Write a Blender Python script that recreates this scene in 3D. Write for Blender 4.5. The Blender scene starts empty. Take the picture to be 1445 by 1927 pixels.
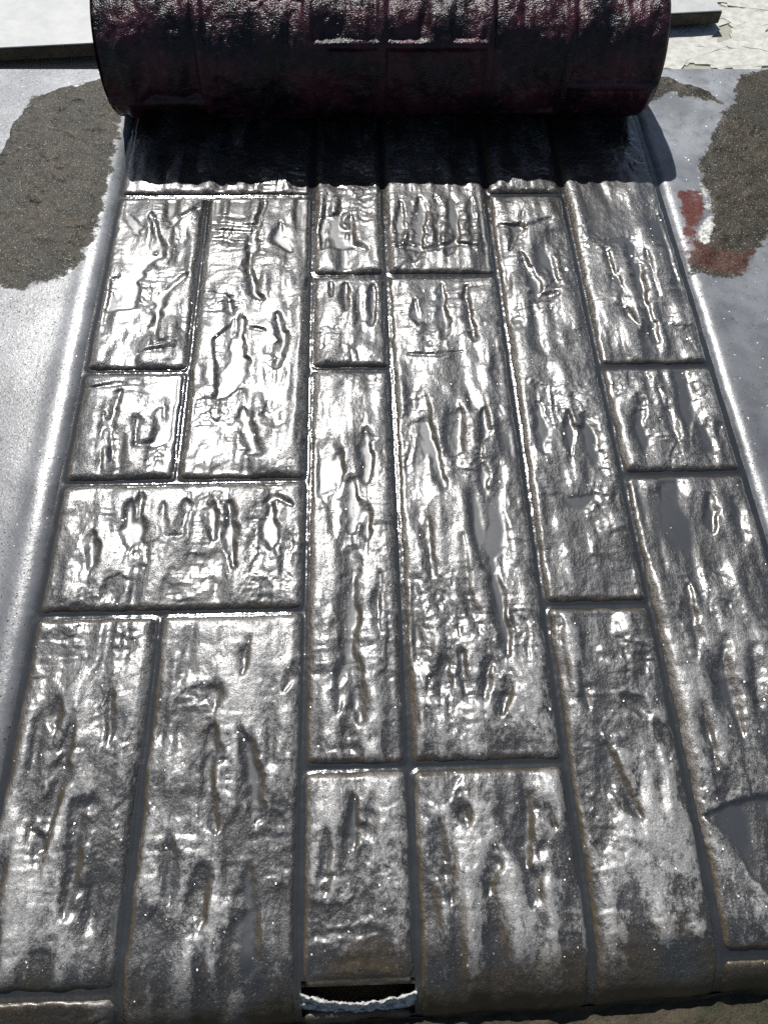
import bpy, math, random
import numpy as np

# ------------------------------------------------------------------ camera, sky, sun, exposure
sc = bpy.context.scene
COL = sc.collection
FPX, W_PX, H_PX, CAM_H = 1550.0, 1445.0, 1927.0, 0.90      # focal length in photo pixels, lens height over the slab
PITCH, ROLL, YAW = math.radians(59.465), math.radians(2.086), math.radians(3.567)
def cam_axes():
    cp, sp = math.cos(PITCH), math.sin(PITCH)
    fw = np.array([math.sin(YAW) * cp, math.cos(YAW) * cp, -sp])
    rt = np.array([math.cos(YAW), -math.sin(YAW), 0.0])
    up = np.cross(rt, fw)
    r2 = rt * math.cos(ROLL) + up * math.sin(ROLL)
    u2 = -rt * math.sin(ROLL) + up * math.cos(ROLL)
    return r2, u2, fw
AX_R, AX_U, AX_F = cam_axes()
cam_data = bpy.data.cameras.new('camera')
cam = bpy.data.objects.new('camera', cam_data)
COL.objects.link(cam)
sc.camera = cam
cam_data.sensor_fit = 'HORIZONTAL'
cam_data.sensor_width = 36.0
cam_data.lens = FPX / W_PX * 36.0
cam_data.clip_start = 0.01
cam_data.clip_end = 500.0
import mathutils
m4 = mathutils.Matrix.Identity(4)
for i in range(3):
    m4[i][0] = AX_R[i]; m4[i][1] = AX_U[i]; m4[i][2] = -AX_F[i]
m4[2][3] = CAM_H
cam.matrix_world = m4

SUN_EL, SUN_AZ = math.radians(52.5), math.radians(-16.0)     # azimuth from +Y towards +X
sun_dir = mathutils.Vector((math.sin(SUN_AZ) * math.cos(SUN_EL), math.cos(SUN_AZ) * math.cos(SUN_EL), math.sin(SUN_EL)))
sun_data = bpy.data.lights.new('sun', 'SUN')
sun_data.energy = 5.0
sun_data.angle = math.radians(0.53)
sun_data.color = (1.0, 0.98, 0.95)
sun = bpy.data.objects.new('sun', sun_data)
sun.rotation_euler = sun_dir.to_track_quat('Z', 'Y').to_euler()
sun.location = sun_dir * 10
COL.objects.link(sun)
world = bpy.data.worlds.new('World')
sc.world = world
world.use_nodes = True
wn = world.node_tree
sky = wn.nodes.new('ShaderNodeTexSky')
sky.sky_type = 'NISHITA'
sky.sun_disc = False
sky.sun_elevation = SUN_EL
sky.sun_rotation = SUN_AZ
sky.air_density = 1.0
sky.dust_density = 1.2
wn.links.new(sky.outputs[0], wn.nodes['Background'].inputs[0])
wn.nodes['Background'].inputs[1].default_value = 0.05
sc.view_settings.view_transform = 'Standard'
sc.view_settings.look = 'None'
sc.view_settings.exposure = 0.2
sc.view_settings.gamma = 1.0
sc.cycles.use_denoising = False
sc.cycles.max_bounces = 6
sc.cycles.sample_clamp_indirect = 4.0

random.seed(7)
RNG = np.random.default_rng(11)

# ------------------------------------------------------------------ photo pixel -> point on a horizontal plane
def on_plane(p, z=0.0):
    d = ((p[0] - W_PX / 2) / FPX) * AX_R - ((p[1] - H_PX / 2) / FPX) * AX_U + AX_F
    t = (z - CAM_H) / d[2]
    return (d[0] * t, d[1] * t)
def on_planes(ps, z=0.0):
    return np.array([on_plane(p, z) for p in ps])

# ------------------------------------------------------------------ numpy noise
_T = RNG.random((256, 256))
def vnoise(x, y, seed=0):
    x = np.asarray(x, float) + seed * 17.31; y = np.asarray(y, float) + seed * 9.77
    xi = np.floor(x).astype(int); yi = np.floor(y).astype(int)
    fx = x - xi; fy = y - yi
    fx = fx * fx * fx * (fx * (fx * 6 - 15) + 10); fy = fy * fy * fy * (fy * (fy * 6 - 15) + 10)
    a = _T[xi & 255, yi & 255]; b = _T[(xi + 1) & 255, yi & 255]
    c = _T[xi & 255, (yi + 1) & 255]; d = _T[(xi + 1) & 255, (yi + 1) & 255]
    return (a + (b - a) * fx) * (1 - fy) + (c + (d - c) * fx) * fy - 0.5
def fbm(x, y, seed=0, oct=4, gain=0.5):
    s = 0; a = 1.0
    for k in range(oct):
        s = s + a * vnoise(x * 2 ** k, y * 2 ** k, seed + k * 3)
        a *= gain
    return s
def sstep(a, b, t):
    t = np.clip((t - a) / (b - a), 0, 1)
    return t * t * (3 - 2 * t)
def smax(a, b, k):
    h = np.clip(0.5 + 0.5 * (a - b) / k, 0, 1)
    return b + (a - b) * h + k * h * (1 - h)
def seg_dist(X, Y, pts, want_side=False):
    best = np.full(X.shape, 1e9); tpos = np.zeros(X.shape); side = np.zeros(X.shape)
    n = len(pts) - 1
    for i in range(n):
        ax, ay = pts[i]; bx, by = pts[i + 1]
        dx, dy = bx - ax, by - ay
        t = np.clip(((X - ax) * dx + (Y - ay) * dy) / (dx * dx + dy * dy + 1e-12), 0, 1)
        d = np.hypot(X - ax - t * dx, Y - ay - t * dy)
        m = d < best
        best = np.where(m, d, best); tpos = np.where(m, (i + t) / n, tpos); side = np.where(m, X - ax - t * dx, side)
    return (best, tpos, side) if want_side else (best, tpos)
def poly_sdf(X, Y, poly):                                     # negative inside
    inside = np.zeros(X.shape, bool)
    n = len(poly)
    for i in range(n):
        ax, ay = poly[i]; bx, by = poly[(i + 1) % n]
        if ay == by: continue
        c = ((ay > Y) != (by > Y)) & (X < (bx - ax) * (Y - ay) / (by - ay) + ax)
        inside ^= c
    d, _ = seg_dist(X, Y, list(poly) + [poly[0]])
    return np.where(inside, -d, d)

# ------------------------------------------------------------------ mesh helpers
def link(name, me, mat=None, parent=None):
    o = bpy.data.objects.new(name, me)
    COL.objects.link(o)
    if mat is not None and len(me.materials) == 0: me.materials.append(mat)
    if parent is not None: o.parent = parent
    return o
def mesh_from(name, V, F, smooth=True, attrs=None):
    V = np.asarray(V, np.float32); F = np.asarray(F, np.int32)
    me = bpy.data.meshes.new(name)
    me.vertices.add(len(V)); me.vertices.foreach_set('co', V.ravel())
    k = F.shape[1]
    me.loops.add(F.size); me.loops.foreach_set('vertex_index', F.ravel())
    me.polygons.add(len(F))
    me.polygons.foreach_set('loop_start', np.arange(0, F.size, k, dtype=np.int32))
    me.polygons.foreach_set('loop_total', np.full(len(F), k, np.int32))
    me.polygons.foreach_set('use_smooth', np.full(len(F), smooth, bool))
    for an, av in (attrs or {}).items():
        a = me.attributes.new(an, 'FLOAT', 'POINT')
        a.data.foreach_set('value', np.asarray(av, np.float32).ravel())
    me.update(calc_edges=True); me.validate()
    return me
def grid_faces(nx, ny, mask=None):
    i = np.arange(nx - 1)[None, :]; j = np.arange(ny - 1)[:, None]
    a = j * nx + i
    F = np.stack([a, a + 1, a + nx + 1, a + nx], -1)
    if mask is not None: F = F[mask]
    return F.reshape(-1, 4)
def compact(V, F, attrs):
    used = np.unique(F); idx = np.full(len(V), -1, int); idx[used] = np.arange(len(used))
    return V[used], idx[F], {k: v.ravel()[used] for k, v in attrs.items()}
def grid_xy(x0, x1, y0, y1, res):
    nx = max(2, int(round((x1 - x0) / res)) + 1); ny = max(2, int(round((y1 - y0) / res)) + 1)
    X, Y = np.meshgrid(np.linspace(x0, x1, nx), np.linspace(y0, y1, ny))
    return X, Y, nx, ny
def box_vf(x0, x1, y0, y1, z0, z1, V, F):
    b = len(V)
    V += [(x0, y0, z0), (x1, y0, z0), (x1, y1, z0), (x0, y1, z0), (x0, y0, z1), (x1, y0, z1), (x1, y1, z1), (x0, y1, z1)]
    F += [tuple(b + q for q in f) for f in ((0, 3, 2, 1), (4, 5, 6, 7), (0, 1, 5, 4), (1, 2, 6, 5), (2, 3, 7, 6), (3, 0, 4, 7))]
def tag(o, label=None, cat=None, group=None, kind=None):
    if label: o['label'] = label
    if cat: o['category'] = cat
    if group: o['group'] = group
    if kind: o['kind'] = kind
    return o
def thing(name, loc, label, cat):
    o = bpy.data.objects.new(name, None); COL.objects.link(o)
    o.location = loc
    return tag(o, label, cat)

# ------------------------------------------------------------------ materials
class NB:
    def __init__(s, name):
        s.m = bpy.data.materials.new(name); s.m.use_nodes = True
        s.t = s.m.node_tree; s.b = s.t.nodes['Principled BSDF']
        s.co = s.n('ShaderNodeNewGeometry').outputs['Position']
    def n(s, t, **kw):
        nd = s.t.nodes.new(t)
        for k, v in kw.items(): setattr(nd, k, v)
        return nd
    def put(s, sock, v):
        if isinstance(v, bpy.types.NodeSocket): s.t.links.new(v, sock)
        elif isinstance(v, (tuple, list)) and len(v) == 3 and sock.type == 'RGBA': sock.default_value = (*v, 1)
        else: sock.default_value = v
    def noise(s, scale, detail=4, rough=0.6, vec=None, stretch=None, dist=0.0):
        nd = s.n('ShaderNodeTexNoise')
        v = vec or s.co
        if stretch:
            mp = s.n('ShaderNodeMapping'); s.put(mp.inputs[0], v); mp.inputs['Scale'].default_value = stretch; v = mp.outputs[0]
        s.put(nd.inputs['Vector'], v); nd.inputs['Scale'].default_value = scale
        nd.inputs['Detail'].default_value = detail; nd.inputs['Roughness'].default_value = rough
        nd.inputs['Distortion'].default_value = dist
        return nd.outputs[0]
    def math(s, op, a, b=0.0, c=0.0, clamp=False):
        nd = s.n('ShaderNodeMath', operation=op, use_clamp=clamp)
        for i, v in enumerate((a, b, c)): s.put(nd.inputs[i], v)
        return nd.outputs[0]
    def ramp(s, v, a, b, c=0.0, d=1.0):
        nd = s.n('ShaderNodeMapRange', interpolation_type='SMOOTHSTEP')
        for i, q in enumerate((v, a, b, c, d)): s.put(nd.inputs[i], q)
        return nd.outputs[0]
    def mix(s, f, a, b):
        nd = s.n('ShaderNodeMix', data_type='RGBA')
        s.put(nd.inputs[0], f); s.put(nd.inputs[6], a); s.put(nd.inputs[7], b)
        return nd.outputs[2]
    def attr(s, name):
        return s.n('ShaderNodeAttribute', attribute_name=name).outputs['Fac']
    def flakes(s, scale, amount, normal=None):
        """tiny facets, each with its own tilt: sand grains in the wet skin"""
        vo = s.n('ShaderNodeTexVoronoi'); s.put(vo.inputs['Vector'], s.co); vo.inputs['Scale'].default_value = scale
        sub = s.n('ShaderNodeVectorMath', operation='SUBTRACT'); s.put(sub.inputs[0], vo.outputs['Color']); sub.inputs[1].default_value = (.5, .5, .5)
        scl = s.n('ShaderNodeVectorMath', operation='SCALE'); s.put(scl.inputs[0], sub.outputs[0]); s.put(scl.inputs['Scale'], amount)
        nrm = normal or s.n('ShaderNodeNewGeometry').outputs['Normal']
        add = s.n('ShaderNodeVectorMath', operation='ADD'); s.put(add.inputs[0], nrm); s.put(add.inputs[1], scl.outputs[0])
        no = s.n('ShaderNodeVectorMath', operation='NORMALIZE'); s.put(no.inputs[0], add.outputs[0])
        return no.outputs[0]
    def sparkle(s, scale, tilt, thr, normal):
        """a few odd grains tilted hard enough to flash in the sun"""
        vo = s.n('ShaderNodeTexVoronoi'); s.put(vo.inputs['Vector'], s.co); vo.inputs['Scale'].default_value = scale
        sp = s.n('ShaderNodeSeparateColor'); s.put(sp.inputs[0], vo.outputs['Color'])
        on = s.math('MULTIPLY', s.math('GREATER_THAN', sp.outputs[2], thr), tilt)
        cx = s.n('ShaderNodeCombineXYZ')
        s.put(cx.inputs[0], s.math('MULTIPLY', s.math('SUBTRACT', sp.outputs[0], .5), on)); s.put(cx.inputs[1], s.math('MULTIPLY', s.math('SUBTRACT', sp.outputs[1], .5), on))
        add = s.n('ShaderNodeVectorMath', operation='ADD'); s.put(add.inputs[0], normal); s.put(add.inputs[1], cx.outputs[0])
        no = s.n('ShaderNodeVectorMath', operation='NORMALIZE'); s.put(no.inputs[0], add.outputs[0])
        return no.outputs[0]
    def bump(s, h, strength, dist, normal=None):
        nd = s.n('ShaderNodeBump'); s.put(nd.inputs['Height'], h); s.put(nd.inputs['Strength'], strength); nd.inputs['Distance'].default_value = dist
        if normal is not None: s.put(nd.inputs['Normal'], normal)
        return nd.outputs[0]
    def out(s, col, rough, normal=None, spec=0.5, **kw):
        s.put(s.b.inputs['Base Color'], col); s.put(s.b.inputs['Roughness'], rough)
        s.put(s.b.inputs['Specular IOR Level'], spec)
        if normal is not None: s.put(s.b.inputs['Normal'], normal)
        for k, v in kw.items(): s.put(s.b.inputs[k], v)
        return s.m

def mat_brick():
    b = NB('wet_stamped_mortar')
    wet = b.attr('wet'); dry = b.attr('dryness'); rim = b.attr('rim'); high = b.attr('high')
    dryk = b.math('SUBTRACT', 1.0, wet)
    n1 = b.noise(22, 5, .65); n2 = b.noise(190, 4, .72)
    # bare gritty tops against hollows where the slurry film lies smooth
    g0 = b.math('ADD', b.math('MULTIPLY', high, .55), b.math('MULTIPLY', b.noise(34, 5, .68, stretch=(1.0, .38, 1.0)), .9))
    g = b.math('MULTIPLY', b.ramp(g0, .62, 1.05), dryk)
    col = b.mix(b.ramp(n1, .35, .65), (.020, .018, .014), (.032, .032, .031))
    col = b.mix(b.math('MULTIPLY', b.math('MULTIPLY', b.ramp(n2, .46, .62), g), .85), col, (.12, .117, .108))
    col = b.mix(b.math('MULTIPLY', b.ramp(n2, .42, .30), .85), col, (.007, .006, .005))
    crust = b.math('MULTIPLY', b.ramp(b.math('ADD', b.math('MULTIPLY', b.noise(120, 6, .74, stretch=(1.0, .6, 1.0)), .75), b.math('MULTIPLY', high, .25)), .50, .62), b.math('MULTIPLY', b.attr('pale'), dryk))
    col = b.mix(b.math('MULTIPLY', crust, .75), col, (.25, .245, .235))
    grains = b.math('MULTIPLY', b.ramp(b.noise(520, 1, .5), .66, .70), b.math('MULTIPLY', dryk, b.math('ADD', .3, b.math('MULTIPLY', g, .6))))  # pale sand grains that also paint sparkle into the colour
    col = b.mix(grains, col, (.34, .33, .31))
    col = b.mix(b.math('MULTIPLY', wet, .8), col, (.022, .025, .028))
    brown = b.math('MAXIMUM', rim, b.math('MULTIPLY', b.ramp(dry, .3, .75), .7))
    col = b.mix(b.math('MULTIPLY', brown, b.ramp(n2, .3, .6, .35, .9)), col, (.066, .046, .020))
    fl = b.flakes(600, b.math('ADD', b.math('MULTIPLY', dryk, .07), b.math('MULTIPLY', g, .16)))
    grit = b.math('MULTIPLY', b.noise(210, 6, .75), b.math('ADD', .12, b.math('MULTIPLY', g, .65)))
    h = b.math('ADD', grit, b.math('MULTIPLY', b.noise(85, 5, .68, stretch=(1.0, .6, 1.0)), 1.3))
    nm = b.bump(h, b.math('MULTIPLY', dryk, .9), .0022, fl)
    cn = b.bump(b.math('ADD', b.math('MULTIPLY', b.noise(70, 4, .55, stretch=(1.0, .45, 1.0)), .8), b.math('MULTIPLY', grit, .45)), b.math('MULTIPLY', dryk, .75), .0020, b.flakes(800, b.math('MULTIPLY', g, .10)))
    cn = b.sparkle(640, 1.4, .955, cn)
    cr = b.math('ADD', b.math('ADD', .20, b.math('MULTIPLY', g, .10)), b.math('MULTIPLY', dry, .2))
    cw = b.math('SUBTRACT', 1.0, b.math('MULTIPLY', b.math('MAXIMUM', b.math('MAXIMUM', dry, rim), b.math('MULTIPLY', g, .4)), .5))
    sp = b.math('MULTIPLY', b.math('ADD', .5, b.math('MULTIPLY', g, .50)), b.math('SUBTRACT', 1.0, b.math('MULTIPLY', b.ramp(dry, .35, .75), .6)))
    return b.out(col, .43, nm, sp, **{'Coat Weight': cw, 'Coat Roughness': cr, 'Coat Normal': cn, 'Coat IOR': 1.7})
def mat_joint():
    b = NB('slurry_water')
    n1 = b.noise(30, 4)
    col = b.mix(n1, (.014, .016, .016), (.034, .036, .037))
    dry = b.attr('dryness')
    col = b.mix(b.math('MULTIPLY', dry, .7), col, (.06, .05, .034))
    fl = b.flakes(650, b.math('ADD', .07, b.math('MULTIPLY', dry, .4)))
    nm = b.bump(b.noise(60, 2), .15, .002, fl)
    return b.out(col, b.math('ADD', .12, b.math('MULTIPLY', dry, .4)), nm, 1.0)
def mat_margin(name, pale, dark):
    b = NB(name)
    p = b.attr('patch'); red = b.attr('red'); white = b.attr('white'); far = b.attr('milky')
    jit = b.math('MULTIPLY', b.math('SUBTRACT', b.noise(42, 7, .72), .5), .060)
    jit = b.math('ADD', jit, b.math('MULTIPLY', b.math('SUBTRACT', b.noise(230, 4, .7, stretch=(.5, 1.0, 1)), .5), .009))
    dry = b.ramp(b.math('ADD', p, jit), .0030, -.0040)
    n0w = b.noise(150, 4, .7)
    redm = b.math('MAXIMUM', b.ramp(b.math('ADD', red, jit), .0015, -.004), b.math('MULTIPLY', b.ramp(b.math('ADD', b.attr('rust'), jit), .006, -.008), .5))
    whm = b.math('MULTIPLY', b.ramp(b.math('ADD', white, jit), .003, -.003), b.ramp(n0w, .35, .6, .35, 1.0))
    n1 = b.noise(9, 5, .6); n2 = b.noise(190, 4, .75); n3 = b.noise(35, 5, .7)
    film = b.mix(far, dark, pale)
    film = b.mix(b.ramp(n1, .38, .62), film, b.mix(.45, film, (.04, .045, .05)))
    film = b.mix(b.math('MULTIPLY', b.ramp(n3, .48, .7), .4), film, (.05, .05, .05))
    specks = b.ramp(b.noise(140, 2, .5), .735, .75)
    film = b.mix(b.math('MULTIPLY', specks, .8), film, (.03, .03, .03))
    dirt = b.mix(b.ramp(n3, .36, .64), (.017, .014, .008), (.044, .035, .022))
    dirt = b.mix(b.math('MULTIPLY', b.ramp(n2, .5, .72), .75), dirt, (.070, .060, .044))
    dirt = b.mix(b.math('MULTIPLY', b.ramp(n2, .38, .28), .8), dirt, (.012, .011, .008))
    dirt = b.mix(b.math('MULTIPLY', b.ramp(n1, .42, .6), .55), dirt, (.018, .018, .012))
    dirt = b.mix(b.math('MULTIPLY', b.ramp(b.noise(480, 1, .5), .655, .70), .7), dirt, (.40, .38, .33))  # light grains, sprinkled on as painted sparkle of the dry patches
    redc = b.mix(b.ramp(n2, .35, .65), (.055, .010, .007), (.12, .030, .020))
    col = b.mix(dry, film, dirt)
    col = b.mix(b.math('MULTIPLY', redm, b.ramp(n3, .3, .5, .55, .95)), col, redc)
    col = b.mix(whm, col, (.62, .62, .58))
    wetness = b.math('SUBTRACT', 1.0, b.math('MAXIMUM', dry, redm))
    rg = b.n('ShaderNodeMix'); b.put(rg.inputs[0], wetness); rg.inputs[2].default_value = .6
    b.put(rg.inputs[3], b.math('ADD', .27, b.math('MULTIPLY', n3, .14)))
    fl = b.flakes(560, b.math('ADD', .05, b.math('MULTIPLY', b.math('SUBTRACT', 1.0, wetness), .30)))
    h = b.math('ADD', b.math('MULTIPLY', b.noise(380, 3, .6), .5), b.math('MULTIPLY', b.noise(120, 4, .6), .8))
    st = b.math('ADD', .22, b.math('MULTIPLY', b.math('SUBTRACT', 1.0, wetness), .22))
    nm = b.bump(h, st, .0014, fl)
    nm = b.bump(dry, .25, .0008, nm)
    nm = b.sparkle(600, 1.3, .965, nm)
    sp = b.math('ADD', .22, b.math('MULTIPLY', wetness, .33))
    return b.out(col, rg.outputs[0], nm, sp)
def mat_simple(name, c0, c1, rough, nscale=60, bump=.3, spec=.5, stretch=None, flk=0.0, fsc=500, dist=.001, **kw):
    b = NB(name)
    n1 = b.noise(nscale, 5, .65, stretch=stretch); n2 = b.noise(nscale * 7, 3, .6, stretch=stretch)
    col = b.mix(b.ramp(n1, .32, .68), c0, c1)
    fl = b.flakes(fsc, flk) if flk else None
    nm = b.bump(b.math('ADD', n1, b.math('MULTIPLY', n2, .6)), bump, dist, fl)
    return b.out(col, rough, nm, spec, **kw)
def mat_rubber():
    b = NB('plum_rubber')
    n1 = b.noise(16, 4, .6); n2 = b.noise(420, 2, .5); n3 = b.noise(90, 4, .6)
    col = b.mix(b.ramp(n1, .38, .64), (.005, .003, .004), (.055, .011, .020))
    col = b.mix(b.math('MULTIPLY', b.ramp(n3, .55, .75), .5), col, (.20, .070, .090))
    h = b.math('ADD', b.math('MULTIPLY', n2, 1.0), b.math('MULTIPLY', n3, .8))
    nm = b.bump(h, .8, .0018, b.flakes(430, .16))
    return b.out(col, .33, nm, .5)
M_BRICK = mat_brick(); M_JOINT = mat_joint()
M_MARGIN = mat_margin('wet_slurry_film', (.30, .315, .33), (.135, .14, .15))
M_RUBBER = mat_rubber()
M_BOARD = mat_simple('pale_fibre_board', (.36, .37, .37), (.44, .44, .43), .6, 30, .25, flk=.12)
M_OSB = mat_simple('weathered_strand_board', (.24, .23, .18), (.35, .34, .28), .75, 40, .5, stretch=(1, 6, 1))
M_STRAND = mat_simple('strand', (.38, .38, .34), (.54, .54, .49), .7, 60, .5, stretch=(1, 1, 1))
M_STEEL = mat_simple('dull_axle_steel', (.45, .46, .45), (.55, .55, .54), .4, 50, .15, Metallic=.6)
M_SOIL = mat_simple('olive_silt', (.020, .021, .007), (.062, .046, .027), .8, 60, 1.0, flk=.2, dist=.003)
M_GROUND = mat_simple('earth', (.10, .085, .055), (.16, .13, .09), .9, 3, .6, dist=.01)
M_EDGE = mat_simple('brown_mortar_and_board_shade', (.014, .012, .006), (.060, .045, .022), .6, 55, .8, flk=.35, dist=.002)  # brown of the mortar front; on the loose board it paints in shade
M_LIP = mat_simple('pale_crumbly_mortar', (.32, .31, .28), (.78, .77, .74), .6, 170, .9, flk=.3, dist=.002)

# ------------------------------------------------------------------ the stamped pattern (metres on the slab)
X = [-.381, -.235, -.065, .050, .221, .349, .512]
Y = [.010, .213, .398, .583, .768, .953, 1.138, 1.323]
YB, YF = -.012, 1.43                                           # near and far end of the pattern
def edge_y(x):                                                 # the slab's rounded front edge runs a little askew
    return -.014 - .022 * np.clip((.30 - x) / .7, -.3, 1) + .004 * vnoise(x / .05, 0 * x, 5)
R_EDGE = .070
def front_drop(x, y):
    t0 = edge_y(x) + R_EDGE - y
    t = np.clip(t0, 0, R_EDGE * .985)
    return R_EDGE - np.sqrt(R_EDGE ** 2 - t ** 2) + 1.6 * np.maximum(t0 - R_EDGE * .985, 0)

# grooves read off the photograph: (points in photo pixels, half width mm, depth mm)
STROKES = [
 ([(285,405),(302,455),(306,482),(268,492),(252,525),(247,576),(205,580)], 5, 4.2),
 ([(352,518),(303,560),(297,600),(290,645)], 5, 3.6), ([(262,664),(300,658),(330,656)], 2.5, 2.5), ([(285,648),(330,640)], 2, 2),
 ([(318,428),(345,408),(372,392)], 3, 2.4), ([(240,402),(262,440)], 4, 2.6),
 ([(400,418),(480,424)], 2.2, 1.8), ([(402,434),(478,436)], 2.2, 1.8), ([(400,448),(470,458)], 2.2, 1.6), ([(410,404),(470,408)], 2, 1.6),
 ([(500,380),(478,450),(468,500),(478,548),(492,562)], 5, 4), ([(530,420),(520,450),(545,470)], 4, 3.2),
 ([(456,600),(450,690),(432,730),(408,752)], 7, 4.6), ([(522,590),(532,640),(522,690)], 4.5, 3.4), ([(470,615),(500,620)], 2, 2),
 ([(458,770),(466,815),(484,848),(468,852)], 6, 3.6), ([(430,560),(436,590)], 4, 2.4),
 ([(190,775),(191,890)], 5, 3), ([(228,735),(208,790),(211,865)], 5, 3.4), ([(256,785),(256,835)], 5, 3.2), ([(301,770),(299,835),(260,838)], 5, 3), ([(170,730),(235,722)], 3, 2.4),
 ([(247,945),(245,1030)], 5, 3.4), ([(266,930),(262,1015)], 4, 3), ([(352,945),(345,1008),(315,1012)], 5, 3.4), ([(402,948),(400,1012)], 5, 3.4), ([(431,948),(436,1005),(440,1066)], 4.5, 3.8), ([(512,950),(511,1032)], 4.5, 3.6), ([(176,1005),(172,1070)], 4.5, 3.2), ([(500,948),(525,936),(548,950)], 2.5, 2.2), ([(310,950),(308,1010)], 3.5, 2.2),
 ([(140,1340),(130,1420),(104,1495),(90,1600)], 5, 3.4), ([(172,1512),(148,1526),(140,1560),(140,1640),(120,1722)], 6, 4), ([(112,1318),(108,1370)], 5, 3), ([(210,1300),(205,1400)], 4, 2.4), ([(60,1560),(85,1600)], 5, 2.8),
 ([(406,1285),(404,1330)], 5, 3), ([(402,1370),(394,1500),(406,1560)], 6, 4.2), ([(452,1372),(476,1440),(486,1540)], 5, 3.4), ([(322,1580),(318,1700)], 5, 2.8), ([(382,1640),(376,1745)], 6, 3.2), ([(472,1640),(470,1740),(466,1830)], 6, 3.4), ([(470,1200),(455,1270)], 4, 2.4), ([(560,1240),(535,1300)], 3.5, 2), 
 ([(636,400),(634,462)], 8, 3.6), ([(662,405),(660,458),(690,472)], 5, 3.6), ([(612,390),(608,470)], 4, 2.2),
 ([(652,535),(650,585)], 5, 3.2), ([(702,535),(700,610)], 4.5, 3), ([(625,530),(624,560)], 3, 2.2),
 ([(640,850),(638,905)], 5, 2.8), ([(690,812),(696,860),(688,905)], 5, 3.2), ([(664,900),(662,1000)], 6, 3), ([(690,955),(692,1012)], 5, 3.2), ([(664,1040),(660,1180),(662,1330)], 7, 3), ([(684,1290),(680,1360)], 5, 3), ([(715,1080),(712,1200)], 4, 2), ([(640,1260),(636,1340)], 4, 2.4),
 ([(756,380),(752,462)], 4.5, 3.2), ([(790,372),(792,460),(780,490)], 5, 3.6), ([(822,372),(826,470)], 5, 3.4), ([(853,372),(862,450),(842,480)], 5, 3.6), ([(886,372),(888,470)], 4, 2.6), ([(738,462),(800,470),(860,458),(922,468)], 3, 2.8),
 ([(782,565),(786,610)], 4, 2.4), ([(832,535),(838,635)], 4.5, 3.2), ([(876,540),(884,600),(894,640)], 4.5, 3.4), ([(770,665),(820,668),(868,660)], 2, 1.6),
 ([(800,750),(812,840),(836,915)], 5, 3.2), ([(866,772),(870,822)], 5, 3), ([(912,772),(904,870),(914,925)], 5, 3.6), ([(922,990),(930,1080),(950,1180),(955,1230)], 5, 3.4), ([(872,1010),(880,1110),(900,1190)], 5, 2.6), ([(830,1228),(832,1305)], 6, 3), ([(872,1225),(872,1300)], 6, 3), ([(922,1240),(910,1320)], 5, 3.2), ([(965,1270),(945,1345)], 5, 3), ([(808,980),(812,1080)], 5, 2.2),
 ([(983,478),(1000,520),(1012,562),(1052,552)], 5, 3.8), ([(1030,480),(1052,540)], 4, 2.6), ([(1014,760),(1026,850)], 5, 3.2), ([(1070,776),(1076,856)], 4.5, 3.4), ([(1098,780),(1118,860)], 4, 2.4), ([(1065,938),(1100,950),(1120,930)], 4, 2.6), ([(940,420),(990,430),(1040,412)], 3.5, 3), ([(985,400),(960,470)], 4, 2.6),
 ([(1138,468),(1162,530),(1172,580),(1200,610)], 5, 3.6), ([(1182,450),(1206,540),(1235,640)], 5, 3.4), ([(1245,430),(1262,490),(1290,565)], 5, 3.6), ([(1215,470),(1240,560)], 4, 2.4), ([(1130,452),(1190,448)], 2.5, 2),
 ([(1200,745),(1215,850)], 5, 3), ([(1236,722),(1262,800),(1276,825)], 4.5, 3.2), ([(1280,735),(1296,820)], 4.5, 2.6), ([(1330,790),(1345,850)], 4, 2.2),
 ([(1250,920),(1262,1010)], 4, 2.4), ([(1332,930),(1342,1000)], 4, 3), ([(1380,940),(1400,1020)], 4, 2.6), ([(1296,1100),(1312,1240)], 5, 2.4), ([(1360,1200),(1372,1300),(1400,1380)], 5, 3), ([(1415,1220),(1425,1330)], 5, 3), ([(1320,1330),(1345,1440)], 5, 2.8),
 ([(1136,1400),(1165,1470),(1206,1540)], 7, 4.2), ([(1170,1310),(1215,1340)], 5, 3), ([(1240,1360),(1262,1440)], 5, 2.6), ([(1090,1250),(1110,1330)], 4, 2.2), ([(1180,1590),(1240,1620)], 5, 2),
 ([(992,1500),(988,1590),(1000,1705)], 7, 4), ([(872,1515),(878,1550)], 6, 3), ([(928,1590),(922,1680)], 5, 2.4), ([(1030,1510),(1045,1560)], 4, 2.4), ([(850,1600),(846,1700)], 5, 2.2),
 ([(665,1500),(666,1592)], 5, 3.6), ([(700,1500),(698,1580)], 4, 2), ([(615,1560),(612,1680)], 4, 2),
]
POOLS = [([(1322,1532),(1360,1518),(1420,1500),(1480,1490),(1560,1700),(1470,1720),(1430,1670),(1400,1625),(1360,1565)], 5.0),
         ([(400,640),(440,600),(450,700),(410,750)], 2.6), ([(205,520),(245,520),(245,572),(205,576)], 2.6), ([(600,410),(640,400),(640,465),(602,470)], 2.2)]
STROKES_M = [(on_planes(p, -.001), w * .001, d * .001) for p, w, d in STROKES]
POOLS_M = [(on_planes(p, -.001), d * .001) for p, d in POOLS]

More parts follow.
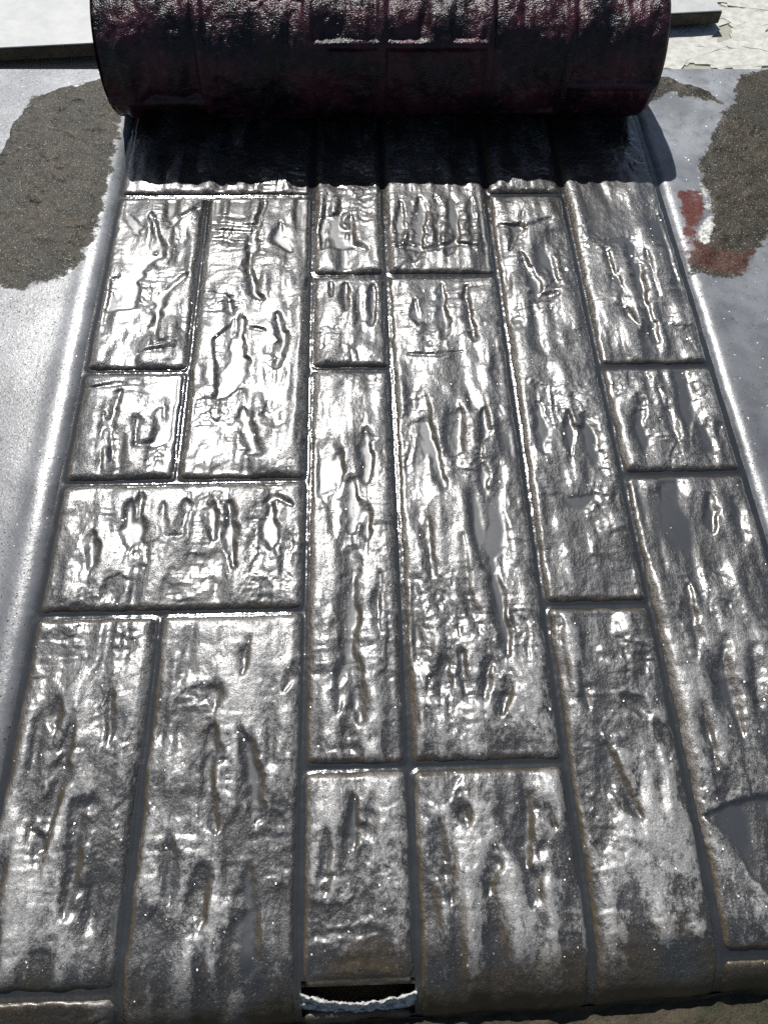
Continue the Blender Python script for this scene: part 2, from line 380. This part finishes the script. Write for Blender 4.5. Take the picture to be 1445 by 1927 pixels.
def cell_inside(xx, yy, c):                                    # distance inside the brick's rounded outline
    x0, x1, y0, y1 = c
    g = .0030; r = .009
    wob = .0022 * vnoise(xx / .02, yy / .02, 21) + .0012 * vnoise(xx / .006, yy / .006, 22)
    cx, cy = (x0 + x1) / 2, (y0 + y1) / 2
    qx = np.abs(xx - cx) - ((x1 - x0) / 2 - g - r); qy = np.abs(yy - cy) - ((y1 - y0) / 2 - g - r)
    sd = np.hypot(np.maximum(qx, 0), np.maximum(qy, 0)) + np.minimum(np.maximum(qx, qy), 0) - r
    return -sd + wob
WATER = -.0019
def relief(xx, yy, c, seed):
    wx = xx + .0030 * vnoise(xx / .018, yy / .018, 31) + .0012 * vnoise(xx / .005, yy / .005, 32)
    wy = yy + .0030 * vnoise(xx / .018, yy / .018, 33) + .0012 * vnoise(xx / .005, yy / .005, 34)
    sx = xx + .004 * vnoise(xx / .04, yy / .05, 35)
    h = .0034 * fbm(xx / .08, yy / .12, seed, 2) + .0020 * fbm(xx / .034, yy / .040, seed + 3, 2)
    m1 = sstep(-.12, .25, fbm(xx / .08, yy / .10, seed + 5, 2))
    h = h + (.0030 + .0056 * m1) * fbm(sx / .024, yy / .115, seed + 7, 2)              # long soft ridges down the brick
    sl = fbm(wx / .040, wy / .060, seed + 11, 2) * 3.0                                 # slaty steps
    fr = sl - np.floor(sl)
    m3 = sstep(.02, .22, fbm(xx / .06, yy / .07, seed + 13, 2))
    h = h + .0009 * (np.floor(sl) + sstep(.40, .56, fr)) * (.15 + .85 * m3)
    m2 = sstep(.08, .3, fbm(xx / .06, yy / .05, seed + 17, 2))
    h = h + .0010 * m2 * fbm(wx / .045, wy / .0075, seed + 19, 3)                      # cross striations
    h = h + (.00025 + .0006 * m3) * fbm(xx / .007, yy / .007, seed + 23, 3, .6)
    h = h + .0009 * fbm(wx / .015, wy / .030, seed + 29, 3, .55) * (.35 + .65 * sstep(.95, .25, yy))
    x0, x1, y0, y1 = c
    for P, w, d in STROKES_M:
        if P[:, 0].max() < x0 - .02 or P[:, 0].min() > x1 + .02 or P[:, 1].max() < y0 - .02 or P[:, 1].min() > y1 + .02: continue
        cxm, cym = P.mean(0)
        if not (x0 <= cxm <= x1 and y0 <= cym <= y1): continue
        ds, tp, sd = seg_dist(wx, wy, P, True)
        taper = .5 + .5 * np.sin(np.pi * np.clip(tp, 0, 1)) ** .6
        wob = 1 + .7 * vnoise(xx / .012, yy / .012, 41)
        rgt = sstep(-.0015, .0015, sd)
        crisp = sstep(-.15, .2, vnoise(xx / .025, yy / .03, 43))
        wr = w * taper * wob * (1.3 + 1.3 * (1 - crisp)); wl = w * taper * wob * 3.2
        prof = rgt * (1 - sstep(.0, 1.0, ds / wr)) + (1 - rgt) * (1 - sstep(.0, 1.0, ds / wl))
        h = h - d * 1.2 * taper * prof + d * .5 * taper * rgt * sstep(wr * .6, wr * 1.4, ds) * np.exp(-(ds / (w * 5)) ** 2)
    for P, d in POOLS_M:
        cxm, cym = P.mean(0)
        if not (x0 - .06 <= cxm <= x1 + .06 and y0 <= cym <= y1): continue
        h = h - d * (1 - sstep(-.004, .003, poly_sdf(wx, wy, P)))
    return h
def brick_mesh(c, seed, res=.0017):
    xx, yy, nx, ny = grid_xy(c[0], c[1], c[2], c[3], res)
    din = cell_inside(xx, yy, c)
    h = relief(xx, yy, c, seed)
    lvl = WATER - .0012 + .0012 * vnoise(xx / .09, yy / .09, 51) - .0016 * sstep(.55, .2, yy)
    under = lvl - h
    p1, p9 = np.percentile(h, 12), np.percentile(h, 92)
    high = np.clip((h - p1) / (p9 - p1), 0, 1)
    wet = sstep(-.0009, .0011, under) * (din > .002)
    h = smax(h, lvl, .0014)
    Re = .0095
    q = np.clip(din / Re, 0, 1); q2 = np.clip(din / .032, 0, 1)
    h = h * sstep(-.001, .014, din) - .0095 * (1 - np.sqrt(np.clip(1 - (1 - q) ** 2, 0, 1))) - .006 * sstep(0, -.003, din)
    dr = front_drop(xx, yy)
    z = h - dr
    dryness = sstep(.09, -.02, yy + .05 * fbm(xx / .06, yy / .06, 61, 2)) * .75
    h = h - .0020 * (1 - q2) ** 2
    z = h - dr
    rim = sstep(.0095, .002, din) * sstep(-.0005, .0006, np.gradient(h, axis=1) + .5 * np.abs(np.gradient(h, axis=0)))
    rim = np.maximum(rim, .85 * sstep(.28, .6, np.gradient(h, axis=1) / (xx[0, 1] - xx[0, 0])) * (1 - wet))
    wet = wet * (1 - sstep(.03, .0, yy))
    V = np.stack([xx.ravel(), yy.ravel(), z.ravel()], 1)
    return mesh_from('brick', V, grid_faces(nx, ny), True, {'wet': wet, 'dryness': dryness, 'rim': rim, 'high': high, 'pale': sstep(.55, .12, yy + .15 * fbm(xx / .12, yy / .12, 63, 2)) * (.4 + .6 * sstep(-.01, .06, yy))})
CELLS = [
 (X[0], X[2], Y[6], YF),
 (X[0], X[1], Y[4], Y[6]), (X[0], X[1], Y[3], Y[4]), (X[1], X[2], Y[3], Y[6]), (X[0], X[2], Y[2], Y[3]),
 (X[0], X[1], Y[0], Y[2]), (X[0], X[1], -.07, Y[0]), (X[1], X[2], -.065, Y[2]),
 (X[2], X[3], Y[5], YF), (X[2], X[3], Y[4], Y[5]), (X[2], X[3], Y[1], Y[4]), (X[2], X[3], Y[0], Y[1]), (X[2], X[3], -.07, -.008),
 (X[3], X[4], Y[5], YF), (X[3], X[4], Y[1], Y[5]), (X[3], X[4], -.065, Y[1]),
 (X[4], X[5], Y[6], YF), (X[4], X[5], Y[2], Y[6]), (X[4], X[5], -.065, Y[2]),
 (X[5], X[6], Y[4], YF), (X[5], X[6], Y[3], Y[4]), (X[5], X[6], .024, Y[3]), (X[5], X[6], -.060, .024),
]
slab = thing('stamped_mortar_slab', (0, 0, 0), 'wet dark mortar layer stamped with long brick and plank shapes', 'slab')
for i, c in enumerate(CELLS):
    me = brick_mesh(c, 100 + i * 13)
    link('brick', me, M_BRICK, slab)

# joint bed: slurry water standing in the joints, drawn up a little along the bricks
xx, yy, nx, ny = grid_xy(X[0] - .006, X[6] + .006, -.065, YF, .002)
din = np.full(xx.shape, -.006)
for c in CELLS:
    s = (xx >= c[0]) & (xx <= c[1]) & (yy >= c[2]) & (yy <= c[3])
    din[s] = cell_inside(xx[s], yy[s], c)
hole = (xx > X[2] + .004) & (xx < X[3] - .004) & (yy < Y[0] + .004) & (yy > -.013)
D = np.maximum(-din, 0)
z = -.0072 + .0012 * np.exp(-D / .0016) + .0004 * vnoise(xx / .03, yy / .03, 71) + .0010 * vnoise(xx / .12, yy / .12, 72)
z = z - front_drop(xx, yy)
keep = (din < .006) & ~hole
km = keep[:-1, :-1] & keep[1:, :-1] & keep[:-1, 1:] & keep[1:, 1:]
V = np.stack([xx.ravel(), yy.ravel(), z.ravel()], 1)
V, F, A = compact(V, grid_faces(nx, ny, km), {'dryness': sstep(.05, -.03, yy)})
link('joint_water', mesh_from('joint_water', V, F, True, A), M_JOINT, slab)

# ------------------------------------------------------------------ plain margins of the mortar layer left and right
ZB = -.0105                                                    # top of the base sheet under the layer
L_LAYER = on_planes([(250,100),(192,147),(150,157),(110,166),(75,182),(52,203),(20,238),(4,288),(-40,340),(-130,430),(-330,600),(-900,1000),(-900,2100),(700,2100),(700,100)], -.003)
R_LAYER = on_planes([(1100,100),(1240,134),(1290,160),(1335,172),(1365,196),(1395,224),(1420,238),(1445,247),(1560,300),(1750,420),(2300,900),(2300,2200),(900,2200)], -.003)
L_PATCH = on_planes([(260,60),(192,147),(150,157),(110,166),(60,172),(30,215),(-5,290),(-60,340),(-90,560),(0,540),(40,548),(75,530),(120,520),(160,490),(190,410),(214,300),(226,235),(240,200)], -.001)
R_PATCH = on_planes([(1398,128),(1386,170),(1376,200),(1360,207),(1350,232),(1338,258),(1324,290),(1311,312),(1320,345),(1334,372),(1338,402),(1322,440),(1300,462),(1292,488),(1300,512),(1340,526),(1392,518),(1412,485),(1450,440),(1560,380),(1620,200),(1560,110)], -.001)
R_STRIP = on_planes([(1230,128),(1300,158),(1342,174),(1372,208),(1345,192),(1300,184),(1255,176),(1222,192)], -.001)
RED = on_planes([(1277,362),(1320,357),(1331,386),(1328,410),(1311,432),(1306,460),(1286,470),(1287,440),(1281,400)], -.001)
RED2 = on_planes([(1284,450),(1315,455),(1345,470),(1400,478),(1424,470),(1408,502),(1388,517),(1340,510),(1296,500)], -.001)
WHITE = on_planes([(1318,346),(1329,362),(1333,398),(1346,428),(1328,456),(1316,452),(1321,425),(1331,408),(1327,376)], -.001)
def margin_attrs(xx, yy):
    p = np.minimum(poly_sdf(xx, yy, L_PATCH), np.minimum(poly_sdf(xx, yy, R_PATCH), poly_sdf(xx, yy, R_STRIP)))
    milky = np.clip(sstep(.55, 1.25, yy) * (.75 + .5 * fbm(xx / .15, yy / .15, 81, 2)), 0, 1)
    return {'patch': p, 'red': poly_sdf(xx, yy, RED), 'rust': poly_sdf(xx, yy, RED2), 'white': poly_sdf(xx, yy, WHITE), 'milky': milky}
def margin(x0, x1, layer, left):
    xx, yy, nx, ny = grid_xy(x0, x1, -.06, 1.46, .0026)
    e = (X[0] - xx) if left else (xx - X[6])
    e = e + .0018 * vnoise(xx / .03, yy / .03, 91) + .0009 * vnoise(xx / .007, yy / .007, 92)
    at = margin_attrs(xx, yy)
    q = np.clip((e - .0035) / .017, 0, 1)
    z = -.0085 * (1 - np.sqrt(np.clip(1 - (1 - q) ** 2, 0, 1))) - .006 * sstep(.0035, .0, e)
    z = z + .0016 * np.exp(-((e - .028) / .014) ** 2) + .0009 * fbm(xx / .10, yy / .10, 93, 3)
    dryb = sstep(.002, -.012, at['patch'])
    z = z + dryb * (.0050 * fbm(xx / .05, yy / .03, 95, 4, .55) + .0006)
    cr = np.abs(fbm(xx / .07, yy / .07, 96, 3)); z = z - dryb * .0030 * sstep(.020, .002, cr) * (fbm(xx / .1, yy / .1, 97, 2) > .05)
    ly = poly_sdf(xx, yy, layer) + .006 * fbm(xx / .02, yy / .02, 98, 3)
    z = z + .0012 * np.exp(-((ly + .006) / .005) ** 2)
    z = z * sstep(.0, -.004, ly) + (ZB - .003) * sstep(-.004, .001, ly)
    z = z - front_drop(xx, yy)
    keep = ly < .004
    km = keep[:-1, :-1] | keep[1:, :-1] | keep[:-1, 1:] | keep[1:, 1:]
    V = np.stack([xx.ravel(), yy.ravel(), z.ravel()], 1)
    V, F, A = compact(V, grid_faces(nx, ny, km), at)
    o = link('margin', mesh_from('margin', V, F, True, A), M_MARGIN, slab)
    return o
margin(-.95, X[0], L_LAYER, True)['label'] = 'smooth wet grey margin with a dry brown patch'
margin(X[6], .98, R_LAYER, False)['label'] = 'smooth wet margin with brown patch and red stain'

# front face of the layer below its rounded edge
xs = np.arange(-.95, .985, .003); tt = np.linspace(0, 1, 14)
xx, tt2 = np.meshgrid(xs, tt)
ey = edge_y(xx)
yyf = ey + .0035 + .006 * tt2 * 0 - .010 * np.sin(tt2 * 2.6) + .007 * fbm(xx / .03, tt2 / .5, 111, 3) * np.sin(tt2 * 3.1)
zzf = -.050 - .045 * tt2
V = np.stack([xx.ravel(), yyf.ravel(), zzf.ravel()], 1)
link('front_face', mesh_from('front_face', V, grid_faces(len(xs), len(tt))[:, ::-1], True), M_EDGE, slab)
# crumbly pale lip below the open joint at the front
s = np.linspace(0, 1, 90); a = np.linspace(0, 1, 12)
S, Aa = np.meshgrid(s, a)
xl = X[2] + .001 + S * (X[3] - X[2] - .002)
arc = .0035 - .0085 * (1 - (2 * S - 1) ** 2)
jag = .0030 * fbm(S * 22, Aa * 4, 121, 4, .6)
yl = arc + .002 - Aa * .013 + jag * (1 - Aa)
zl = -.0045 - front_drop(xl, yl) - .006 * Aa ** 2 + .0025 * np.exp(-((Aa - .2) / .12) ** 2) - .0025 * np.exp(-((Aa - .5) / .12) ** 2) + .004 * fbm(S * 34, Aa * 6, 122, 4, .6) - .03 * sstep(.12, .0, Aa) - .004 * sstep(.8, 1, Aa)
V = np.stack([xl.ravel(), yl.ravel(), zl.ravel()], 1)
o = link('lip', mesh_from('lip', V, grid_faces(90, 12)[:, ::-1], True), M_LIP, slab)
o['label'] = 'pale crumbly lip below the open joint at the front edge'

# ------------------------------------------------------------------ base sheet under the layer
base = thing('base_sheet', (0, 0, -.06), 'grey sheet under the stamped mortar, its far edge bare behind the roller', 'sheet')
xx, yy, nx, ny = grid_xy(-1.02, 1.05, .9, 1.503, .005)
z = ZB + .06 + .0003 * fbm(xx / .08, yy / .08, 131, 3)
V = np.stack([xx.ravel(), yy.ravel(), z.ravel()], 1)
at = margin_attrs(xx, yy); at['milky'] = np.clip(at['milky'] + .3, 0, 1)
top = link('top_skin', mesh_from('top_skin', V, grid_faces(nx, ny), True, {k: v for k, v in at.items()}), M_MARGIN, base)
V = []; F = []; box_vf(-1.02, 1.05, .10, 1.503, .0, .0485, V, F)
link('core', mesh_from('core', V, F, False), M_BOARD, base)

# ------------------------------------------------------------------ roller
RR, RX0, RX1, RCY, RZC = .1145, -.399, .506, 1.381, .1090
rol = thing('texture_roller', ((RX0 + RX1) / 2, RCY, 0), 'dark plum rubber roller with stone texture resting across the slab', 'roller')
rol.rotation_euler = (0, 0, math.radians(.2))
HW = (RX1 - RX0) / 2; RXC = (RX0 + RX1) / 2
def roll_pt(x, th, r):                                         # th = 0 at the contact line, growing up the front
    return np.stack([x, -np.sin(th) * r, RZC - np.cos(th) * r], -1)
def end_round(x):
    q = np.clip((HW - np.abs(x)) / .012, 0, 1)
    return -.010 * (1 - np.sqrt(np.clip(1 - (1 - q) ** 2, 0, 1)))
XR = [-HW] + [v - RXC for v in X[1:6]] + [HW]
TWO = 2 * math.pi
# panels: column, start angle, end angle (turned from the photograph: a cross ridge on the fourth column's pair near 118 degrees)
def th_px(y): return y
PANELS = []
splits = [[1.2, 3.4], [.6, 2.8, 4.4], [2.06, 3.7, 5.9], [2.06, 4.2, 5.6], [.9, 3.3], [1.5, 3.9, 5.2]]
for k in range(6):
    sp = splits[k]
    for i in range(len(sp)):
        t0 = sp[i]; t1 = sp[(i + 1) % len(sp)] + (TWO if i == len(sp) - 1 else 0)
        PANELS.append((XR[k], XR[k + 1], t0, t1))
for i, (x0, x1, t0, t1) in enumerate(PANELS):
    nxp = int((x1 - x0) / .0024) + 1; ntp = int((t1 - t0) * RR / .0024) + 1
    xx, th = np.meshgrid(np.linspace(x0, x1, nxp), np.linspace(t0, t1, ntp))
    arc = th * RR
    hx = np.minimum(xx - x0, x1 - xx); ha = np.minimum(th - t0, t1 - th) * RR
    dd = np.minimum(hx, ha)
    if abs(x0 + HW) < 1e-6: dd = np.where(hx == xx - x0, ha, dd)
    if abs(x1 - HW) < 1e-6: dd = np.where(hx == x1 - xx, ha, dd)
    rec = -.0050 * sstep(.003, .010, dd)
    wx = xx + .006 * vnoise(xx / .03, arc / .03, i)
    rr = RR - .0008 + rec + sstep(.002, .012, dd) * (.0120 * fbm(wx / .034, arc / .080, 200 + i * 5, 3) + .0012 * fbm(xx / .010, arc / .010, 300 + i * 5, 3)) + end_round(xx)
    P = roll_pt(xx.ravel(), th.ravel(), np.minimum(rr, RR + .0005).ravel())
    link('panel', mesh_from('panel', P, grid_faces(nxp, ntp), True), M_RUBBER, rol)
def disc(xs, sgn, r, name, mat, prof):
    V = []; F = []; N = 64
    for (rad, off) in prof:
        for k in range(N):
            t = TWO * k / N
            V.append((xs + sgn * off, -math.sin(t) * rad, RZC - math.cos(t) * rad))
    for j in range(len(prof) - 1):
        for k in range(N):
            a_, b_ = j * N + k, j * N + (k + 1) % N
            q = (a_, b_, b_ + N, a_ + N)
            F.append(q if sgn > 0 else q[::-1])
    return link(name, mesh_from(name, V, F, True), mat, rol)
for sgn in (-1, 1):
    disc(sgn * HW, sgn, RR, 'end_cap', M_RUBBER, [(RR - .0095, -.001), (RR - .016, -.004), (.030, -.004), (.026, -.002), (.0005, -.002)])
    disc(sgn * HW, sgn, .02, 'axle_stub', M_STEEL, [(.019, -.004), (.019, .006), (.0175, .011), (.012, .016), (.0005, .018)])

# ------------------------------------------------------------------ pale board behind, on a batten
ZO = -.022                                                     # top of the strand board
pa = on_plane((0, 90), .014); pb = on_plane((1360, 20), .014)
ang = math.atan2(pb[1] - pa[1], pb[0] - pa[0])
brd = thing('loose_board', (pb[0], pb[1], ZO), 'pale grey board lying loose on the strand board behind the roller', 'board')
brd.rotation_euler = (0, 0, ang)
import bmesh
def bev_box(name, x0, x1, y0, y1, z0, z1, bev, mat, parent):
    bm = bmesh.new(); V = []; F = []
    box_vf(x0, x1, y0, y1, z0, z1, V, F)
    vs = [bm.verts.new(v) for v in V]
    for f in F: bm.faces.new([vs[k] for k in f])
    bmesh.ops.bevel(bm, geom=list(bm.edges), offset=bev, segments=2, affect='EDGES', profile=.5)
    me = bpy.data.meshes.new(name); bm.to_mesh(me); bm.free()
    return link(name, me, mat, parent)
bev_box('panel', -1.9, -.0015, .0015, .2985, .0345, .037, .0008, M_BOARD, brd)['label'] = 'pale grey upper face'
bev_box('core', -1.9, 0, 0, .30, .012, .0345, .002, M_EDGE, brd)['label'] = 'board body, dark brown for the shade on its front'  # shade of the camera-facing side put into the dark colour
for bx in (-1.6, -.9, -.25):
    bev_box('batten', bx, bx + .04, .05, .28, 0, .0118, .001, M_OSB, brd)

# ------------------------------------------------------------------ strand board
osb = thing('strand_board', (0, 2.05, -.06), 'weathered pale strand board on the ground behind the slab', 'board')
V = []; F = []; box_vf(-1.6, 1.9, -.535, .75, .020, ZO + .06, V, F)
link('panel', mesh_from('panel', V, F, False), M_OSB, osb)
for bx in (-1.4, -.4, .6, 1.6):
    bev_box('batten', bx, bx + .06, -.50, .72, 0, .0198, .002, M_OSB, osb)
smeshes = []
for k in range(8):
    L = random.uniform(.08, .22); w = random.uniform(.016, .045); n = 5
    top_ = [(-L / 2 + L * i / n, w / 2 * (.75 + .5 * random.random())) for i in range(n + 1)]
    bot_ = [(L / 2 - L * i / n, -w / 2 * (.75 + .5 * random.random())) for i in range(n + 1)]
    ring = top_ + bot_; m = len(ring); t = .0016
    V = [(x, y, -.003) for x, y in ring] + [(x, y, t * random.uniform(.5, 1.1)) for x, y in ring]
    me = bpy.data.meshes.new('strand')
    me.from_pydata(V, [], [tuple(range(m, 2 * m))[::-1]] + [((i), (i + 1) % m, m + (i + 1) % m, m + i)[::-1] for i in range(m)])
    me.update(); me.materials.append(M_STRAND); smeshes.append(me)
cnt = 0
while cnt < 170:
    px_, py_ = random.uniform(.50, 1.10), random.uniform(1.52, 1.95)
    o = link('strand', random.choice(smeshes), None, osb)
    o.location = (px_, py_ - 2.05, ZO + .06 + random.uniform(.0004, .0016))
    o.rotation_euler = (random.uniform(-.02, .02), random.uniform(-.012, .012), random.choice([random.gauss(-.10, .12), random.gauss(.8, .3), random.uniform(-1.5, 1.5)]))
    if py_ < 1.56: o.rotation_euler[2] = random.gauss(-.03, .06)
    if py_ < 1.53: o.location[1] += .02
    cnt += 1

# ------------------------------------------------------------------ ground and silt in front of the slab
V = []; F = [(0, 1, 2, 3)]
V = [(-40, -40, -.0605), (40, -40, -.0605), (40, 40, -.0605), (-40, 40, -.0605)]
tag(link('ground', mesh_from('ground', V, F, False), M_GROUND), kind='structure')
xx, yy, nx, ny = grid_xy(-1.2, 1.2, -.7, .052, .004)
z = -.056 + .014 * fbm(xx / .10, yy / .06, 141, 4) + .007 * fbm(xx / .015, yy / .012, 142, 3)
z = np.maximum(z, -.059)
edge = np.minimum(np.minimum(xx + 1.2, 1.2 - xx), yy + .7); z = z - .02 * sstep(.12, .0, edge)
V = np.stack([xx.ravel(), yy.ravel(), z.ravel()], 1)
tag(link('silt', mesh_from('silt', V, grid_faces(nx, ny), True), M_SOIL), 'lumpy olive brown silt heaped along the front of the slab', 'silt', kind='stuff')
